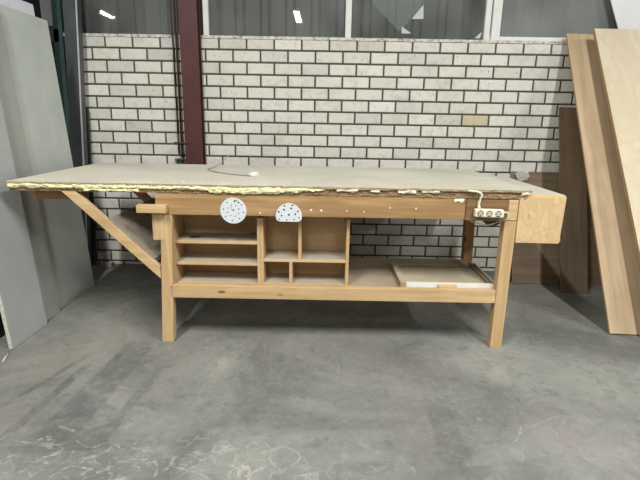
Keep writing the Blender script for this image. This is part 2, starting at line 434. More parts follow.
struct(bx('wall_left', (XL - .1, XL, YB, 6.6, 0, ZC), WALLM, bevel=0))
struct(bx('wall_right', (XR, XR + .1, YB, 6.6, 0, ZC), WALLM, bevel=0))
struct(bx('wall_front', (XL, XR, YB - .1, YB, 0, ZC), WALLM, bevel=0))
struct(bx('wall_rear_dark', (XL, -2.21, 6.4, 6.5, 0, ZC), DARKWALL, bevel=0)).name = 'wall_far_left'
struct(bx('wall_recess', (-2.21, -2.13, 4.36, 6.5, 0, ZC), DARKWALL, bevel=0)).name = 'wall_recess'

# brick wall: every brick modelled, with set-back mortar
PX, PZ, Z0 = .224, .0952, 1.9838
XA, XB = -2.13, 4.2
bm = bmesh.new(); tint = bm.loops.layers.float_color.new('tint')
box(bm, XA, XB, YW + .006, YW + .21, 0, Z0 - PZ * .5 - .012, 1)
def brick(x0, x1, z0, z1, col, y):
    c = .004; d = .012
    j = lambda: random.uniform(-.0012, .0012)
    F = [(x0 + c + j(), z0 + c + j()), (x1 - c + j(), z0 + c + j()), (x1 - c + j(), z1 - c + j()), (x0 + c + j(), z1 - c + j())]
    K = [(x0, z0), (x1, z0), (x1, z1), (x0, z1)]
    A = [bm.verts.new((a, y, b)) for a, b in F]; B = [bm.verts.new((a, y + .003, b)) for a, b in K]; C = [bm.verts.new((a, y + d, b)) for a, b in K]
    fs = [bm.faces.new(A)]
    for i in range(4):
        k = (i + 1) % 4
        fs += [bm.faces.new((A[i], B[i], B[k], A[k])), bm.faces.new((B[i], C[i], C[k], B[k]))]
    for f in fs:
        f.material_index = 0
        for l in f.loops: l[tint] = col
for row in range(1, 22):
    zc = Z0 - row * PZ
    z0, z1 = max(zc - PZ / 2 + .0072, .001), zc + PZ / 2 - .0072
    if row == 1: z1 = Z0 - PZ * .5 - .014
    if z1 < .02: continue
    half = -.5 if row % 2 == 0 else 0
    for sec, (lo, hi, off) in enumerate(((XA, -1.085, -.03), (-1.085, XB, 0))):
        for k in range(-8, 26):
            a = (k + half) * PX - .8723 + off; b = a + PX
            a, b = max(a, lo), min(b, hi)
            if b - a < .04: continue
            g = random.gauss(0, 1)
            base = (218 + 4 * g, 216 + 4 * g, 204 + 4 * g + random.uniform(-3, 3))
            if random.random() < .15: base = tuple(v - 11 for v in base)
            if sec == 1 and row == 7 and k == 9: base = (206, 192, 160)
            brick(a + .0072, b - .0072, z0, z1, rgb(*[min(v, 250) for v in base]), YW + random.uniform(-.001, .001))
wall = mesh_obj('wall_back', bm, [BRICK, MORTAR], bevel=-1); struct(wall)
# wall above the windows (out of the picture)
struct(bx('wall_upper', (XA, XB, YW, YW + .21, 3.3, ZC), WALLM, bevel=0)).name = 'wall_back_upper'
struct(bx('wall_side', (XB, XR, YW, YW + .21, 0, ZC), WALLM, bevel=0)).name = 'wall_back_right'

# sill strip: rough white paint
ZS0 = Z0 - PZ * .5 - .012; ZS = ZS0 + .022
bm = bmesh.new(); n = 300
for i in range(n):
    x0 = XA + (XB - XA) * i / n; x1 = XA + (XB - XA) * (i + 1) / n
    h = lambda x: noise.noise(Vector((x * 14, 3, 1))) * .004 + noise.noise(Vector((x * 60, 3, 1))) * .003
    d = lambda x: noise.noise(Vector((x * 20, 9, 1))) * .004
    vs = [bm.verts.new(p) for p in ((x0, YW - .004 + d(x0), ZS0 + h(x0)), (x1, YW - .004 + d(x1), ZS0 + h(x1)), (x1, YW - .004 + d(x1), ZS), (x0, YW - .004 + d(x0), ZS), (x1, YW + .21, ZS), (x0, YW + .21, ZS), (x0, YW + .006, ZS0 + h(x0)), (x1, YW + .006, ZS0 + h(x1)))]
    bm.faces.new((vs[0], vs[1], vs[2], vs[3])); bm.faces.new((vs[3], vs[2], vs[4], vs[5])); bm.faces.new((vs[6], vs[7], vs[1], vs[0]))
bmesh.ops.remove_doubles(bm, verts=bm.verts[:], dist=1e-5)
def m_sill():
    k = N('flaking_white_paint'); v = k.mapping(); n = k.noise(v, 40, 5, .7)
    return k.out(k.ramp(n, [(.36, rgb(120, 112, 100)), (.5, rgb(206, 204, 196)), (.7, rgb(226, 225, 218))]), .7)
struct(mesh_obj('trim_1', bm, m_sill(), bevel=-1))

def window(i, x0, x1, posts, bottom):
    fr = bmesh.new()
    for a, b, y in posts: box(fr, a, b, y, y + .05, ZS - .001, 3.3)
    if bottom: box(fr, x0, x1, YW + .012, YW + .055, ZS, ZS + bottom)
    box(fr, x0, x1, YW + .012, YW + .06, 3.26, 3.3)
    o = mesh_obj('window_%d' % i, fr, WHITEPT, bevel=.004); struct(o)
    xs = [x0] + sorted(p for a, b, _ in posts for p in ((a + b) / 2,)) + [x1]
    k = 0
    for a, b in zip(xs, xs[1:]):
        if b - a < .15: continue
        bx('pane', (a, b, YW + .030, YW + .036, ZS, 3.28), GLASS_DUSTY if i == 3 else GLASS, o, bevel=0)
    return o
window(1, XA, -1.075, [(-1.225, -1.205, YW + .012)], 0)
window(2, -1.0, 1.29, [(-.995, -.952, YW + .004), (.148, .196, YW + .006), (1.262, 1.308, YW + .004)], 0)
window(3, 1.312, XB, [(1.318, 1.388, YW - .002), (2.7, 2.76, YW)], .03)
# corrugated cladding outside the windows
bm = bmesh.new(); pts = []
x = XA - .1
while x < XB + .2:
    for dx, dy in ((0, 0), (.10, 0), (.125, .035), (.175, .035), (.20, 0)): pts.append((x + dx, 4.52 - dy))
    x += .22
for (xa, ya), (xb, yb) in zip(pts, pts[1:]):
    bm.faces.new([bm.verts.new(p) for p in ((xa, ya, 1.5), (xb, yb, 1.5), (xb, yb, 3.4), (xa, ya, 3.4))])
bmesh.ops.remove_doubles(bm, verts=bm.verts[:], dist=1e-5)
struct(mesh_obj('wall_outside', bm, CORR, bevel=-1))
struct(bx('wall_shaft', (XA, XB, YW + .21, 4.54, 1.40, 1.45), CORR, bevel=0)).name = 'trim_2'
struct(bx('wall_shaft_lid', (XA, XB, YW + .21, 4.54, 3.35, 3.4), CORR, bevel=0)).name = 'trim_3'

# pale shapes standing for reflections in the glass, and one corner scrap
for pts, lab in (([(.766, 2.205), (.678, 2.098), (.773, 2.099)], 'larger pale triangle added as a reflection on the middle window pane'),
            ([(.602, 2.041), (.605, 1.989), (.685, 1.990)], 'small pale triangle added as a reflection near the sill of the middle window'),
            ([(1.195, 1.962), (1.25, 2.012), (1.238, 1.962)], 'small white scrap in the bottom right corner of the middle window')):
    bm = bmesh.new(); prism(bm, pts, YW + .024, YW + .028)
    tag(mesh_obj('reflection_scrap', bm, plain('scrap', rgb(196, 198, 194), .7), bevel=-1), lab, 'scrap', 'scraps on the window')
def m_reflection():
    k = N('teal_reflection'); t = k.n('ShaderNodeBsdfTransparent'); mx = k.n('ShaderNodeMixShader'); mx.inputs[0].default_value = .2
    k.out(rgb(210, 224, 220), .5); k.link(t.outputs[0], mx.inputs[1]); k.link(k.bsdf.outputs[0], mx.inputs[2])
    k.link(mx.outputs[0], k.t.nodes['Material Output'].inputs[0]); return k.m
bm = bmesh.new(); prism(bm, [(.30, 2.5), (.36, 2.22), (.59, 2.004), (.70, 2.13), (.80, 2.27), (.83, 2.5)], YW + .055, YW + .058)  # bluish reflection put in as a translucent shape behind the pane
tag(mesh_obj('reflection_sheet', bm, m_reflection(), bevel=-1), 'translucent bluish sheet added as a reflection behind the middle window pane', 'reflection')

# maroon steel column (H section) with conduit
XC = -1.086
t = thing('steel_column', 'maroon painted steel column standing against the brick wall', 'column', (XC, 4.045, 0))
bm = bmesh.new(); box(bm, -.072, .072, -.03, -.018, 0, ZC); box(bm, -.072, .072, .063, .075, 0, ZC); box(bm, -.005, .005, -.018, .063, 0, ZC)
mesh_obj('flange_section', bm, MAROON, t, bevel=.002)
bm = bmesh.new(); box(bm, -.16, -.02, -.0375, -.0302, 1.09, 1.103); mesh_obj('bracket', bm, MAROON, t, bevel=.001)
bm = bmesh.new(); box(bm, -.13, .13, -.08, .075, 0, .012); mesh_obj('base_plate', bm, MAROON, t)
bm = bmesh.new(); cyl(bm, (-1.205, 4.085, .955), (-1.205, 4.085, 3.6), .0085); 
tag(mesh_obj('conduit_pipe', bm, plain('maroon_pipe', rgb(74, 46, 42), .5)), 'thin maroon conduit pipe running down the wall beside the maroon column', 'pipe')
bm = bmesh.new(); cyl(bm, (-1.238, 4.10, 1.0), (-1.238, 4.10, 3.6), .005)
tag(mesh_obj('thin_cable', bm, DARKST), 'thin dark cable running down the bricks left of the maroon pipe', 'cable')
t = thing('pipe_fitting', 'dull metal pipe fitting at the foot of the maroon conduit pipe', 'fitting', (-1.215, 4.085, .955))
bm = bmesh.new(); cyl(bm, (-.03, 0, -.008), (.025, 0, 0), .014, 12); cyl(bm, (.01, 0, -.022), (.01, 0, .02), .013, 12); mesh_obj('body', bm, DARKST, t)
bm = bmesh.new(); cyl(bm, (-.05, -.005, -.012), (-.03, 0, -.008), .018, 8); mesh_obj('cap', bm, GALV, t)

# ------------------------------------------------------------------ left: post, rack, slat, sheets
t = thing('steel_post', 'wide grey galvanised steel post at left end of brick wall', 'post', (-2.098, 3.99, 0), (0, R(3.4), 0))
bm = bmesh.new(); box(bm, -.05, .046, -.03, -.024, .002, 4.55); box(bm, .04, .046, -.0235, .06, .002, 4.55); box(bm, -.05, -.045, -.024, .06, .002, 4.55)
mesh_obj('web', bm, GALV, t)
bm = bmesh.new(); box(bm, .0465, .053, -.034, -.02, .002, 4.55); mesh_obj('bright_flange', bm, BRIGHT, t)['label'] = 'bright bare metal edge'
t = thing('storage_rack', 'dark green steel rack frame behind the leaning grey sheets', 'rack', (-2.25, 4.2, 0), (0, R(1.6), 0))
for (x, y, m, w) in ((-.08, .12, GREENP, .022), (.02, 0, GREENL, .016)):
    bm = bmesh.new(); box(bm, x - w, x + w, y - .03, y + .03, 0, 3.2); mesh_obj('upright', bm, m, t)
for (a, b) in (((-.08, .10, 1.84), (.02, 0, 1.56)), ((.02, 0, 1.52), (-.08, .10, 1.2)), ((-.08, .10, 2.2), (.02, 0, 1.9))):
    bm = bmesh.new(); cyl(bm, a, b, .009, 8); mesh_obj('brace', bm, GREENL, t)
bm = bmesh.new(); box(bm, -.55, -.05, .09, .14, 1.90, 2.00); mesh_obj('shelf_beam', bm, GREENP, t)
bm = bmesh.new(); box(bm, -.55, -.05, .09, .14, .7, .8); mesh_obj('shelf_beam', bm, GREENP, t)
bm = bmesh.new(); box(bm, -.55, -.11, .145, .9, 2.00, 2.02); mesh_obj('shelf_deck', bm, GREENP, t)
t = thing('cardboard_box', 'small grey box on the dark rack behind the leaning sheets', 'box', (-2.36, 4.45, 2.035))
bm = bmesh.new(); box(bm, -.07, .07, -.08, .08, 0, .26); mesh_obj('carton', bm, plain('grey_card', rgb(120, 120, 118), .9), t, bevel=.004)
bm = bmesh.new(); box(bm, -.071, .071, -.02, .02, .2595, .262); mesh_obj('tape', bm, CREAM, t, bevel=0)
o = bx('steel_bar', (-.024, .024, -.008, .008, 0, 1.36), DARKST); o.location = (-2.05, 4.085, 0); o.rotation_euler = (0, R(2.6), 0)
tag(o, 'narrow dark steel bar standing against the bricks beside the grey post', 'bar')

def leaning(name, y0, y1, xb, L, al, thick, mats, lab):
    """sheet standing on its long edge side, leaning towards -x; its face looks to +x"""
    bm = bmesh.new(); fs = box(bm, -thick, 0, 0, y1 - y0, 0, L)
    if len(mats) > 1:
        for f in fs: f.material_index = 1
        fs[5].material_index = 0; fs[4].material_index = 0
    o = mesh_obj(name, bm, mats, bevel=.0015); o.location = (xb, y0, thick * math.sin(R(al))); o.rotation_euler = (0, R(-al), 0)
    return tag(o, lab, 'sheet', 'sheets leaning at left')
leaning('leaning_sheet', 2.470, 2.822, -1.758, 1.95, 4.1, .022, [SH_GREY2, CHIPL], 'nearest narrow grey sheet with chipped pale edge leaning at left')
leaning('leaning_sheet', 2.52, 3.022, -1.783, 1.93, 4.1, .018, [SH_GREY, CHIPL], 'darker grey sheet leaning between the nearest narrow one and the pale green one')
leaning('leaning_sheet', 2.56, 3.565, -1.804, 1.94, 4.1, .018, [SH_GREEN, CHIPL], 'wide pale grey green sheet leaning at left, its edge reaching furthest to wall')
leaning('leaning_sheet', 2.60, 3.46, -1.825, 2.02, 4.1, .016, [SH_LAV], 'tall pale lavender white sheet at back of the leaning stack')
t = thing('dark_gap_crate', 'dark crate added in the dark gap behind the leaning sheets at left edge', 'crate', (-2.22, 2.75, 0))  # made-up crate, keeps the gap behind the sheets dark
bm = bmesh.new()
for a in ((-.3, .3, -.22, -.20), (-.3, .3, .20, .22), (-.3, -.28, -.22, .22), (.28, .3, -.22, .22)): box(bm, *a, .01, .32)
box(bm, -.3, .3, -.22, .22, 0, .012); mesh_obj('body', bm, BLACKP, t)
bm = bmesh.new(); pr = [(-.32, -.24), (.32, -.24), (.32, .24), (-.32, .24)]; qr = [(-.3005, -.2205), (.3005, -.2205), (.3005, .2205), (-.3005, .2205)]
rv = [[bm.verts.new((x, y, z)) for x, y in ring] for ring, z in ((pr, .28), (pr, .32), (qr, .32), (qr, .28))]
for a in range(4):
    for i in range(4): bm.faces.new((rv[a][i], rv[a][(i + 1) % 4], rv[(a + 1) % 4][(i + 1) % 4], rv[(a + 1) % 4][i]))
mesh_obj('rim', bm, BLACKP, t)
bm = bmesh.new(); cyl(bm, (.018, -.057, .005), (-.018, .057, .005), .005, 6, r2=.002)
o = mesh_obj('wood_splinter', bm, CHIPL); o.location = (-1.738, 2.383, 0); tag(o, 'small pale wood splinter on the floor by the leaning sheets', 'splinter')
def rock(name, loc, sc, seed, lab):
    bm = bmesh.new(); bmesh.ops.create_icosphere(bm, subdivisions=3, radius=1)
    for v in bm.verts:
        d = v.co.normalized(); v.co = Vector((max(-.8, min(.8, d.x * 1.25)), max(-.8, min(.8, d.y * 1.2)), max(-.7, min(.7, d.z * 1.2))))
        v.co *= 1 + .2 * noise.noise(d * 2 + Vector((seed, 0, 0)))
        v.co = Vector((v.co.x * sc[0], v.co.y * sc[1], v.co.z * sc[2]))
    lo = min(v.co.z for v in bm.verts)
    for v in bm.verts: v.co.z -= lo
    o = mesh_obj(name, bm, CONC, bevel=-1); o.location = loc; return tag(o, lab, 'rubble', 'rubble at the wall foot')
rock('brick_fragment', (-1.90, 4.03, 0), (.05, .04, .03), 1, 'larger grey brick fragment on floor at foot of bricks, left')
rock('brick_fragment', (-1.80, 3.96, 0), (.03, .025, .018), 4, 'smaller brick crumb on the floor right of the larger fragment')

# ------------------------------------------------------------------ workbench
TX, TY = -.0136, 2.605
W = thing('workbench', 'long home made wooden workbench with pale dusty top and yellow filler edge', 'workbench', (TX, TY, 0), (0, 0, R(.3)))
U0, U1, V1 = -1.728, 1.152, 1.14
ZT, ZB = .948, .898
# core with a ragged front
def ragged(name, u0, u1, z0, z1, v0, v1, mats, amp, seed, nu, nz, top=None):
    bm = bmesh.new(); g = []
    for i in range(nu + 1):
        col = []
        for j in range(nz + 1):
            u = u0 + (u1 - u0) * i / nu; z = z0 + (z1 - z0) * j / nz
            d = noise.noise(Vector((u * 22, z * 60, seed))) * amp + noise.noise(Vector((u * 70, z * 90, seed + 5))) * amp * .6
            zz = z + (noise.noise(Vector((u * 16, seed, 2))) * .003 if j == 0 else 0)
            col.append(bm.verts.new((u, v0 + d, zz)))
        g.append(col)
    for i in range(nu):
        for j in range(nz): bm.faces.new((g[i][j], g[i + 1][j], g[i + 1][j + 1], g[i][j + 1])).material_index = 1
    bk = [[bm.verts.new((u0 + (u1 - u0) * i / nu, v1, z)) for z in (z0, z1)] for i in (0, nu)]
    T = [g[i][nz] for i in range(nu + 1)]; B = [g[i][0] for i in range(nu + 1)]
    bm.faces.new(T + [bk[1][1], bk[0][1]]).material_index = 0
    bm.faces.new(B[::-1] + [bk[0][0], bk[1][0]]).material_index = 1
    bm.faces.new([bk[0][0]] + g[0] + [bk[0][1]]).material_index = 1
    bm.faces.new([bk[1][1]] + g[nu][::-1] + [bk[1][0]]).material_index = 1
    bm.faces.new((bk[0][0], bk[0][1], bk[1][1], bk[1][0])).material_index = 1
    return mesh_obj(name, bm, mats, W, bevel=0)
ragged('tabletop', U0, U1, .936, ZT, -.012, V1, [TOP, CHIP], .004, 1, 400, 3)
ragged('tabletop_core', U0 + .012, U1 - .02, ZB, .9355, -.002, V1 - .02, [CHIPD, CHIPD], .006, 7, 400, 5)
def filler(name, u0, u1, zlo, zhi, mat, seed, dens=130, v=-.008, thick=.012, lab=None):
    """torn strip of filler: ragged outline and lumpy face. zlo, zhi are functions of u"""
    bm = bmesh.new(); n = max(8, int((u1 - u0) * dens)); m = 6; g = []
    for i in range(n + 1):
        u = u0 + (u1 - u0) * i / n; a, b = zlo(u), zhi(u)
        a += noise.noise(Vector((u * 18, seed, 0))) * .008 + noise.noise(Vector((u * 55, seed, 0))) * .007
        b += noise.noise(Vector((u * 14, seed, 8))) * .005 + noise.noise(Vector((u * 60, seed, 8))) * .003
        b = max(b, a + .003); b = min(b, .9435)
        col = []
        for j in range(m + 1):
            s = j / m; z = a + (b - a) * s
            bul = thick * (1 - abs(2 * s - 1) ** 3) * (.6 + .7 * noise.noise(Vector((u * 40, z * 80, seed))))
            col.append(bm.verts.new((u, v - max(bul, .001), z)))
        g.append(col)
    for i in range(n):
        for j in range(m): bm.faces.new((g[i][j], g[i + 1][j], g[i + 1][j + 1], g[i][j + 1]))
    back = [[bm.verts.new((c.co.x, 0.0, c.co.z)) for c in (col[0], col[-1])] for col in g]
    for i in range(n):
        bm.faces.new((g[i][0], back[i][0], back[i + 1][0], g[i + 1][0])); bm.faces.new((g[i][-1], g[i + 1][-1], back[i + 1][1], back[i][1]))
        bm.faces.new((back[i][0], back[i][1], back[i + 1][1], back[i + 1][0]))
    bm.faces.new([back[0][0]] + g[0] + [back[0][1]]); bm.faces.new([back[n][1]] + g[n][::-1] + [back[n][0]])
    o = mesh_obj(name, bm, mat, W, bevel=0)
    if lab: o['label'] = lab
    return o
def zl1(u):
    b = .914 if u < -1.2 else (.918 if u < -.62 else .902)
    if u > -.3: b = .902 + (u + .3) * .075
    return b
def zh1(u):
    if u < -1.5: return .938
    return .940 if u < -.1 else .940 - (u + .1) * .06
filler('edge_filler', -1.715, .02, zl1, zh1, FOAM, 3, lab='pale yellow torn filler strip along the left front edge')
filler('edge_filler', -1.30, -1.0, lambda u: .902, lambda u: .914, FOAM, 6, thick=.010)
for (a, b, lo, hi) in ((.085, .20, .922, .940), (.42, .52, .918, .938), (.55, .645, .924, .940), (.27, .32, .924, .934), (1.098, 1.142, .918, .944)):
    filler('filler_scrap', a, b, (lambda u, lo=lo: lo), (lambda u, hi=hi: hi), FOAMW, a * 9, thick=.009)
filler('filler_scrap', .735, .787, (lambda u: .874), (lambda u: .894), FOAMW, 17, thick=.006, v=-.001)
# drip of filler and paper hanging above the power strip
bm = bmesh.new(); tube(bm, [(.80, -.02, .9425), (.85, -.022, .938), (.876, -.024, .925), (.872, -.02, .90), (.866, -.016, .875), (.868, -.018, .848)], .006, 8)
for v in bm.verts: v.co += Vector((noise.noise(v.co * 60) * .006, noise.noise(v.co * 50 + Vector((5, 0, 0))) * .004, 0))
mesh_obj('filler_drip', bm, FOAMW, W, bevel=-1)['label'] = 'cream drip of filler hanging over the front edge'
# legs
def skewleg(name, xb, xt, v0, w, d, z1, mat):
    bm = bmesh.new()
    vs = [bm.verts.new((x + dx, v0 + dy, z)) for x, z in ((xb, 0), (xt, z1)) for dy in (0, d) for dx in (0, w)]
    for ix in ((0, 2, 3, 1), (4, 5, 7, 6), (0, 1, 5, 4), (2, 6, 7, 3), (0, 4, 6, 2), (1, 3, 7, 5)): bm.faces.new([vs[i] for i in ix])
    return mesh_obj(name, bm, mat, W, bevel=.003)
skewleg('leg', -.932, -.895, .002, .066, .062, .776, PINE['z'])
skewleg('leg', 1.024, 1.026, .002, .067, .062, .776, PINE['z'])
skewleg('leg', 1.034, 1.014, .68, .066, .062, .89, OLDP['z'])
skewleg('leg', -.95, -.93, .68, .066, .062, .89, OLDP['z'])
# aprons
a_ = bx('apron', (-.918, .80, .0, .045, .777, .896), APRON, W)
bx('side_apron', (-.918, -.872, .046, .75, .777, .89), OLDP['y'], W)
bx('side_apron', (1.045, 1.09, .07, .75, .777, .89), OLDP['y'], W)
bx('rear_apron', (-.915, 1.09, .751, .795, .777, .89), OLDP['x'], W)
bx('apron_block', (.802, 1.035, -.006, .045, .775, .893), wood('dark_block', rgb(150, 120, 84), rgb(112, 86, 56), 'x', knots=False), W)['label'] = 'darker board behind the power strip'
bx('apron_end', (1.037, 1.09, -.002, .05, .778, .893), PINE['x'], W)
for u, z, s in ((-.338, .794, .006), (-.055, .815, .008), (.002, .814, .008), (.145, .814, .005), (.24, .812, .005), (.383, .836, .005), (.527, .835, .006)):
    bm = bmesh.new(); cyl(bm, (u, .004, z), (u, -.003, z), s, 12, r2=s * .8); mesh_obj('screw', bm, WHITEPT, W)
bx('stub_rail', (-1.010, -.848, -.045, -.001, .791, .835), PINE['x'], W)
bx('batten', (-.965, -.905, -.0, .03, .628, .79), PINE['z'], W).location = (.022, 0, 0)
# overhang: bearer and braces with a sloping board on them
bm = bmesh.new(); box(bm, -1.640, -1.37, .11, .17, .832, .897); mesh_obj('bearer', bm, OLDP['x'], W, bevel=.003)
bm = bmesh.new(); box(bm, -1.658, -1.6405, .11, .168, .828, .893); mesh_obj('bearer_end', bm, PINE['x'], W, bevel=.005)
def brace(v, mat, lw=.052):
    a, b = Vector((-1.392, v, .898)), Vector((-.905, v, .428)); d = (b - a); L = d.length
    ang = math.atan2(d.z, d.x); nrm = Vector((-math.sin(ang), 0, math.cos(ang)))
    # ends cut level with the top and flush with the leg
    poly = []
    for s in (1, -1):
        o = a + nrm * s * lw / 2
        # intersection with z=.897 and with u=-.912
        t0 = (.897 - o.z) / d.z; t1 = (-.914 + (.02 if v > .3 else 0) - o.x) / d.x
        p, q = o + d * t0, o + d * t1
        poly += [(p.x, p.z), (q.x, q.z)] if s == 1 else [(q.x, q.z), (p.x, p.z)]
    bm = bmesh.new(); prism(bm, poly, v, v + .035); o = mesh_obj('brace', bm, mat, W, bevel=.002)
    return ang, nrm, a, d
DIAG = wood('pine_diagonal', PINE_L, PINE_D, 'x', grain=.8)
ang, nrm, a, d = brace(-.005, DIAG); brace(.70, OLDP['x'])
bm = bmesh.new()
o0 = a + nrm * .0265; dn = d.normalized()
def P(s, v, h): p = o0 + dn * s + nrm * h; return (p.x, v, p.z)
s0 = (-1.188 - o0.x) / dn.x; s1 = (-.95 - o0.x) / dn.x
vs = [bm.verts.new(P(s, v, h)) for h in (0, .012) for v in (.012, .74) for s in (s0, s1)]
for ix in ((0, 2, 3, 1), (4, 5, 7, 6), (0, 1, 5, 4), (2, 6, 7, 3), (0, 4, 6, 2), (1, 3, 7, 5)): bm.faces.new([vs[i] for i in ix])
mesh_obj('sloping_board', bm, SLOPED, W)['label'] = 'dusty board lying on the diagonal braces'
# lower rail and shelf
bx('lower_rail', (-.862, 1.022, .002, .045, .284, .360), PINE['x'], W)
bx('rear_rail', (-.88, 1.0, .66, .70, .26, .335), OLDP['x'], W).location = (0, -.022, 0)
bx('lower_shelf', (-.858, 1.02, .046, .675, .336, .352), SHELFD, W, bevel=.001)
bx('shelf_bearer', (-.79, -.745, .05, .64, .286, .335), OLDP['y'], W)
# extension at the right end
ex0, ex1 = 1.093, 1.345
bm = bmesh.new(); prism(bm, [(ex0 + .004, .652), (ex1 - .006, .650), (ex1 + .002, .668), (ex1 - .002, .69), (ex1 + .004, .916), (ex0, .906), (ex0 + .002, .75)], -.004, .014)
mesh_obj('extension_front', bm, EXTP, W, bevel=.0015)
bx('extension_side', (ex1 - .022, ex1 - .004, .015, .92, .66, .905), PLYZ, W)
bm = bmesh.new(); fs = box(bm, ex0, ex1 + .004, .0145, .94, .906, .922, 1); fs[1].material_index = 0
mesh_obj('extension_top', bm, [TOP, PLYE['x']], W)
bm = bmesh.new(); prism(bm, [(.905, .776), (1.02, .776), (1.018, .75), (.995, .733), (.965, .726), (.935, .75)], .047, .08); mesh_obj('dark_wedge', bm, plain('wedge_brown', rgb(96, 76, 56), .8), W)  # dark brown wedge shape below the apron block
# crumbs of sawdust on the top
bm = bmesh.new()
for i in range(200):
    u = random.uniform(-1.7, -.1) if random.random() < .8 else random.uniform(-.1, 1.1); v = abs(random.gauss(0, .10)) + .0 if random.random() < .6 else random.uniform(0, 1.0)
    if v > 1.1: continue
    r = random.uniform(.0015, .004) * (1.7 if random.random() < .06 else 1)
    q = bmesh.ops.create_icosphere(bm, subdivisions=1, radius=r)['verts']
    for vv in q: vv.co = Vector((vv.co.x + u, vv.co.y + v, max(vv.co.z * .8, -r * .5) + ZT + r * .5))
o = mesh_obj('sawdust', bm, plain('sawdust', rgb(226, 218, 196), .9), bevel=-1); o.location = (TX, TY, 0); o.rotation_euler = (0, 0, R(.3))
tag(o, 'pale sawdust crumbs strewn over the workbench top', 'sawdust'); o['kind'] = 'stuff'
# shelf units
def unit(name, lab, u0, u1, build):
    t = thing(name, lab, 'shelf', (0, TY, 0), (0, 0, R(.3)), 'open shelf units on the lower shelf'); t.location = Vector((u0 + TX, TY + .066 + u0 * math.sin(R(.3)), .3525))
    build(t, u1 - u0); return t
UD, UH, TH = .21, .402, .018
def part(name, d, mat, t): return bx(name, d, mat, t, bevel=.0012)
def left_unit(t, w):
    part('side_panel', (0, TH, 0, UD, 0, UH), PLYZ, t); part('side_panel', (w - TH, w, 0, UD, 0, UH), PLYZ, t)
    part('back_panel', (TH, w - TH, UD - .008, UD, 0, UH), PLYBACK, t)
    for z in (0.0, .113, .242): part('shelf', (TH, w - TH, 0.001, UD - .008, z, z + (TH if z else .008)), PLYX, t)
unit('shelf_unit', 'open plywood shelf unit with three long pigeonholes beside the left bench leg', -.862, -.348, left_unit)
def right_unit(t, w):
    part('side_panel', (0, TH, 0, UD, 0, UH), PLYZ, t); part('side_panel', (w - TH, w, 0, UD, 0, UH + .002), PLYZ, t)
    part('back_panel', (TH, w - TH, UD - .008, UD, 0, UH), PLYBACK, t)
    part('shelf', (TH, w - TH, 0.001, UD - .008, .140, .140 + TH), PLYX, t); part('shelf', (TH, w - TH, 0.001, UD - .008, 0, .008), PLYX, t)
    part('divider', (.219, .219 + TH, 0.001, UD - .008, .1585, UH - .004), PLYZ, t)
    part('divider', (.167, .167 + TH, 0.001, UD - .008, .0085, .1395), PLYZ, t)
unit('shelf_unit', 'open plywood shelf unit with four unequal cubbyholes in middle of bench', -.347, .168, right_unit)
t = thing('pen', 'black pen lying on the top left pigeonhole shelf', 'pen', (-.752, TY + .135, .3525 + .242 + TH + .0045), (0, 0, R(25)))
bm = bmesh.new(); cyl(bm, (-.032, 0, 0), (.022, 0, 0), .0045, 10); mesh_obj('barrel', bm, BLACKP, t)
bm = bmesh.new(); cyl(bm, (.022, 0, 0), (.034, 0, 0), .0045, 10, r2=.001); mesh_obj('tip', bm, DARKST, t)
# abrasive discs pinned on the apron
def disc(name, lab, outline, holes, loc):
    bm = bmesh.new(); prism(bm, outline, -.003, 0)
    for (x, z, r) in holes: cyl(bm, (x, -.0036, z), (x, -.0028, z), r, 10, mi=1)
    o = mesh_obj(name, bm, [plain('white_abrasive', rgb(214, 218, 220), .8, 0, .04), HOLE], bevel=-1); o.location = loc; o.rotation_euler = (0, 0, R(.3))
    return tag(o, lab, 'sanding disc', 'sanding discs hung on the bench apron')
circ = [(.073 * math.cos(2 * math.pi * i / 48), .073 * math.sin(2 * math.pi * i / 48)) for i in range(48)]
hs = [(0, .002, .004)]
for i in range(8):
    q = 2 * math.pi * i / 8 + .3; hs.append((.032 * math.cos(q), .032 * math.sin(q), .0032)); q += .35; hs.append((.056 * math.cos(q), .056 * math.sin(q), .0036))
hs += [(.01, .052, .005), (.03, .046, .005), (.02, .058, .0035), (-.012, .02, .0025), (-.008, .008, .0025)]
disc('sanding_disc', 'round white sanding disc with dark holes hung on the bench apron', circ, hs, (-.485 + TX, TY - .004, .806))
half = [(.073 * math.cos(math.pi * i / 40), -.024 + .076 * math.sin(math.pi * i / 40)) for i in range(41)] + [(-.071, -.038), (-.063, -.048), (-.05, -.053), (.05, -.053), (.063, -.048), (.071, -.038)]
h2 = [(0, -.014, .006), (-.027, .014, .0052), (.012, .022, .0052), (.05, .006, .005), (-.056, .002, .005), (.036, -.010, .005), (-.04, -.020, .005), (-.024, .036, .0048), (.02, .040, .0048), (-.012, -.044, .004), (.03, -.040, .004), (.056, -.030, .004), (-.052, -.040, .004)]
disc('sanding_disc', 'folded white sanding disc with flat bottom hung on the bench apron', half, h2, (-.177 + TX, TY - .006, .803))
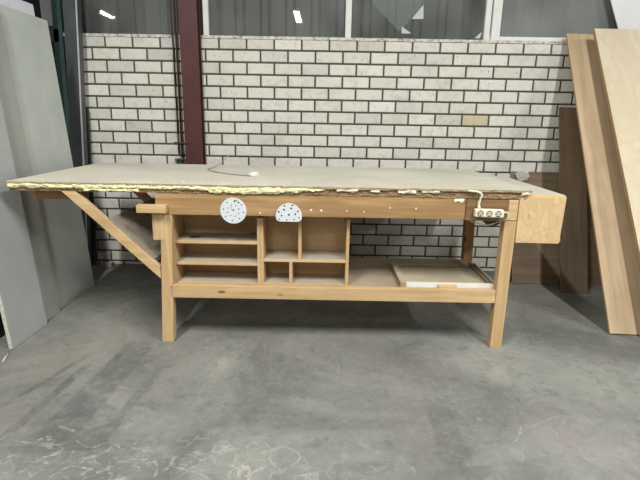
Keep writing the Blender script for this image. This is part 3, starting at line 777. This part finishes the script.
# power strip
t = thing('power_strip', 'cream three socket power strip fixed on the bench front below right corner', 'power strip', (.921 + TX, TY - .006, .823), (0, R(1), R(.3)))
bm = bmesh.new(); box(bm, -.079, .079, -.036, 0, -.022, .022); mesh_obj('housing', bm, CREAM, t, bevel=.006)
for x in (-.051, -.002, .047):
    bm = bmesh.new(); n = 24
    cyl(bm, (x, -.0362, 0), (x, -.0375, 0), .0175, n, mi=1); cyl(bm, (x, -.0374, 0), (x, -.0385, 0), .0150, n, mi=0)
    for dx in (-.0095, .0095): cyl(bm, (x + dx, -.0384, 0), (x + dx, -.0389, 0), .0035, 10, mi=2)
    for dz in (-.013, .013): box(bm, x - .004, x + .004, -.0389, -.0384, dz - .003, dz + .003, 2)
    mesh_obj('socket', bm, [SOCKET, RINGM, HOLE], t, bevel=-1)
bm = bmesh.new(); tube(bm, [(.077, -.018, .004), (.098, -.022, .008), (.108, -.02, -.01), (.104, -.012, -.035), (.08, .05, -.062), (.04, .06, -.082), (0, .06, -.082), (-.05, .06, -.07), (-.10, .06, -.045)], .0035, 8)
mesh_obj('cable', bm, CREAM, t, bevel=-1)
# loose cord on the bench top with a white plug
t = thing('loose_cord', 'thin pale cord trailing from white plug across the workbench top', 'cord', (TX, TY, ZT + .001))
bm = bmesh.new(); tube(bm, [(-.44, .40, .003), (-.55, .46, .003), (-.68, .56, .003), (-.78, .70, .003), (-.802, .78, .003), (-.79, .88, .005), (-.755, .99, .03), (-.715, 1.09, .08)], .0034, 8); mesh_obj('cord', bm, plain('pale_cord', rgb(150, 148, 140), .5), t, bevel=-1)
bm = bmesh.new(); cyl(bm, (-.455, .40, .013), (-.405, .385, .013), .014, 12, r2=.018); cyl(bm, (-.405, .385, .013), (-.40, .383, .013), .018, 12); mesh_obj('plug', bm, WHITEP, t)
# framed panel on the lower shelf
t = thing('drawer_front_frame', 'shallow wooden drawer tray with white front lying on right of lower shelf', 'tray', (TX + .032, TY + .002, .3525), (0, 0, R(.3)))
bm = bmesh.new(); box(bm, .442, .476, .04, .445, 0, .036); mesh_obj('side_rail', bm, DUSTYP, t)
bm = bmesh.new(); box(bm, .993, 1.008, .055, .465, 0, .036); mesh_obj('side_rail', bm, DUSTYP, t)
bm = bmesh.new(); box(bm, .966, .983, .075, .465, 0, .034); mesh_obj('side_rail', bm, plain('grey_rail', rgb(128, 118, 104), .7), t)
bm = bmesh.new(); box(bm, .477, .965, .425, .443, 0, .026); mesh_obj('back_rail', bm, DUSTYP, t)
bm = bmesh.new(); box(bm, .477, .965, .076, .424, .002, .018); mesh_obj('bottom_panel', bm, m_dust('tray_panel', rgb(160, 148, 122), rgb(186, 174, 148)), t)
bm = bmesh.new(); box(bm, .478, .992, .052, .0715, 0, .030); mesh_obj('white_front', bm, WHITEPT, t)['label'] = 'white painted front strip'
bm = bmesh.new(); box(bm, .662, .772, .025, .051, .001, .026); mesh_obj('handle', bm, PINE['x'], t, bevel=.005)

# ------------------------------------------------------------------ right: boards against the wall
o = slab('leaning_board', (1.592, 3.80, .004), (1.598, 4.098, .905), .95, .018, [DARKB, CHIP]); tag(o, 'low wide dusty brown board leaning on bricks behind right bench leg', 'board', 'boards leaning at right')
o = slab('leaning_board', (1.902, 3.592, .006), (1.930, 4.097, 1.438), .217, .018, [BROWNB, BROWNB]); tag(o, 'narrow dark brown plank leaning on bricks behind the tall tan board', 'board', 'boards leaning at right')
o = slab('leaning_board', (1.849, 2.828, .010), (1.900, 4.085, 2.000), .30, .018, [BEECH, BEECHE]); tag(o, 'tall tan plywood plank leaning steeply, second board from the right edge', 'board', 'boards leaning at right')
o = slab('leaning_board', (2.02, 2.62, .018), (2.044, 3.95, 2.016), 1.22, .030, [PANELP, BEECHE]); tag(o, 'thick pale plywood panel cut by right picture edge, frontmost of leaning boards', 'board', 'boards leaning at right')
# rotated white sheet behind them, resting on a corner
u = Vector((-.371, .085, .925)).normalized(); rx = Vector((.925, 0, .371)); rx = (rx - u * u.dot(rx)).normalized(); nr = u.cross(rx); nr = nr if nr.y > 0 else -nr
bm = bmesh.new(); box(bm, 0, 1.2, 0, .01, 0, 2.62); o = mesh_obj('white_sheet', bm, SH_WHITE, bevel=.001)
Mx = Matrix((rx, nr, u)).transposed().to_4x4(); Mx.translation = Vector((3.105, 3.875, .004)); o.matrix_world = Mx
tag(o, 'tall white sheet tilted behind the pale panel at top right', 'sheet')
# crumpled clear plastic on the low board
def m_clear():
    k = N('clear_plastic'); b = k.bsdf; k.out((.9, .92, .92, 1), .12); b.inputs['Transmission Weight'].default_value = .0
    t = k.n('ShaderNodeBsdfTransparent'); mx = k.n('ShaderNodeMixShader'); mx.inputs[0].default_value = .38
    k.link(t.outputs[0], mx.inputs[1]); k.link(b.outputs[0], mx.inputs[2]); k.link(mx.outputs[0], k.t.nodes['Material Output'].inputs[0]); return k.m
bm = bmesh.new(); bmesh.ops.create_icosphere(bm, subdivisions=4, radius=1)
for v in bm.verts:
    d = v.co.normalized(); k = 1 + .35 * noise.noise(d * 3.2) + .18 * noise.noise(d * 8)
    v.co = Vector((d.x * .05 * k, d.y * .022 * k, d.z * .045 * k))
lo = min(v.co.z for v in bm.verts)
for v in bm.verts: v.co.z -= lo
o = mesh_obj('plastic_wrap', bm, m_clear(), bevel=-1); o.location = (1.675, 4.052, .825); tag(o, 'crumpled clear plastic wrap at the top edge of the low dusty board', 'plastic wrap')

# ------------------------------------------------------------------ lights: ceiling fluorescents and an added front fill row
def lamp(x, y, p, L=1.8):
    t = thing('ceiling_lamp', 'long white fluorescent lamp on the hall ceiling', 'lamp', (x, y, ZC), group='fluorescent lamps on the ceiling')
    bm = bmesh.new(); box(bm, -.11, .11, -L / 2 - .03, L / 2 + .03, -.07, 0); mesh_obj('housing', bm, WHITEPT, t)
    l = bpy.data.lights.new('fluorescent', 'AREA'); l.shape = 'RECTANGLE'; l.size = .18; l.size_y = L; l.energy = p; l.color = (1, 1, .985)
    o = bpy.data.objects.new('fluorescent', l); COL.objects.link(o); o.parent = t; o.location = (0, 0, -.085)
for x in (-7.25, -.95): lamp(x, -8.5, 60, 1.8 if x > -3 else 1.3)
for x, p in ((-1.4, 185), (2.1, 170), (5.7, 170)): lamp(x, -.3, p)
for x in (-1.4, 2.1): lamp(x, -4.2, 75)  # fill row added to brighten the open shelves under the bench
w = bpy.data.worlds.new('world'); S.world = w; w.use_nodes = True
w.node_tree.nodes['Background'].inputs[0].default_value = (.6, .65, .68, 1); w.node_tree.nodes['Background'].inputs[1].default_value = .15
S.view_settings.view_transform = 'Standard'; S.view_settings.look = 'None'; S.view_settings.gamma = 1; S.view_settings.exposure = .36
try: S.view_settings.use_curve_mapping = False
except Exception: pass
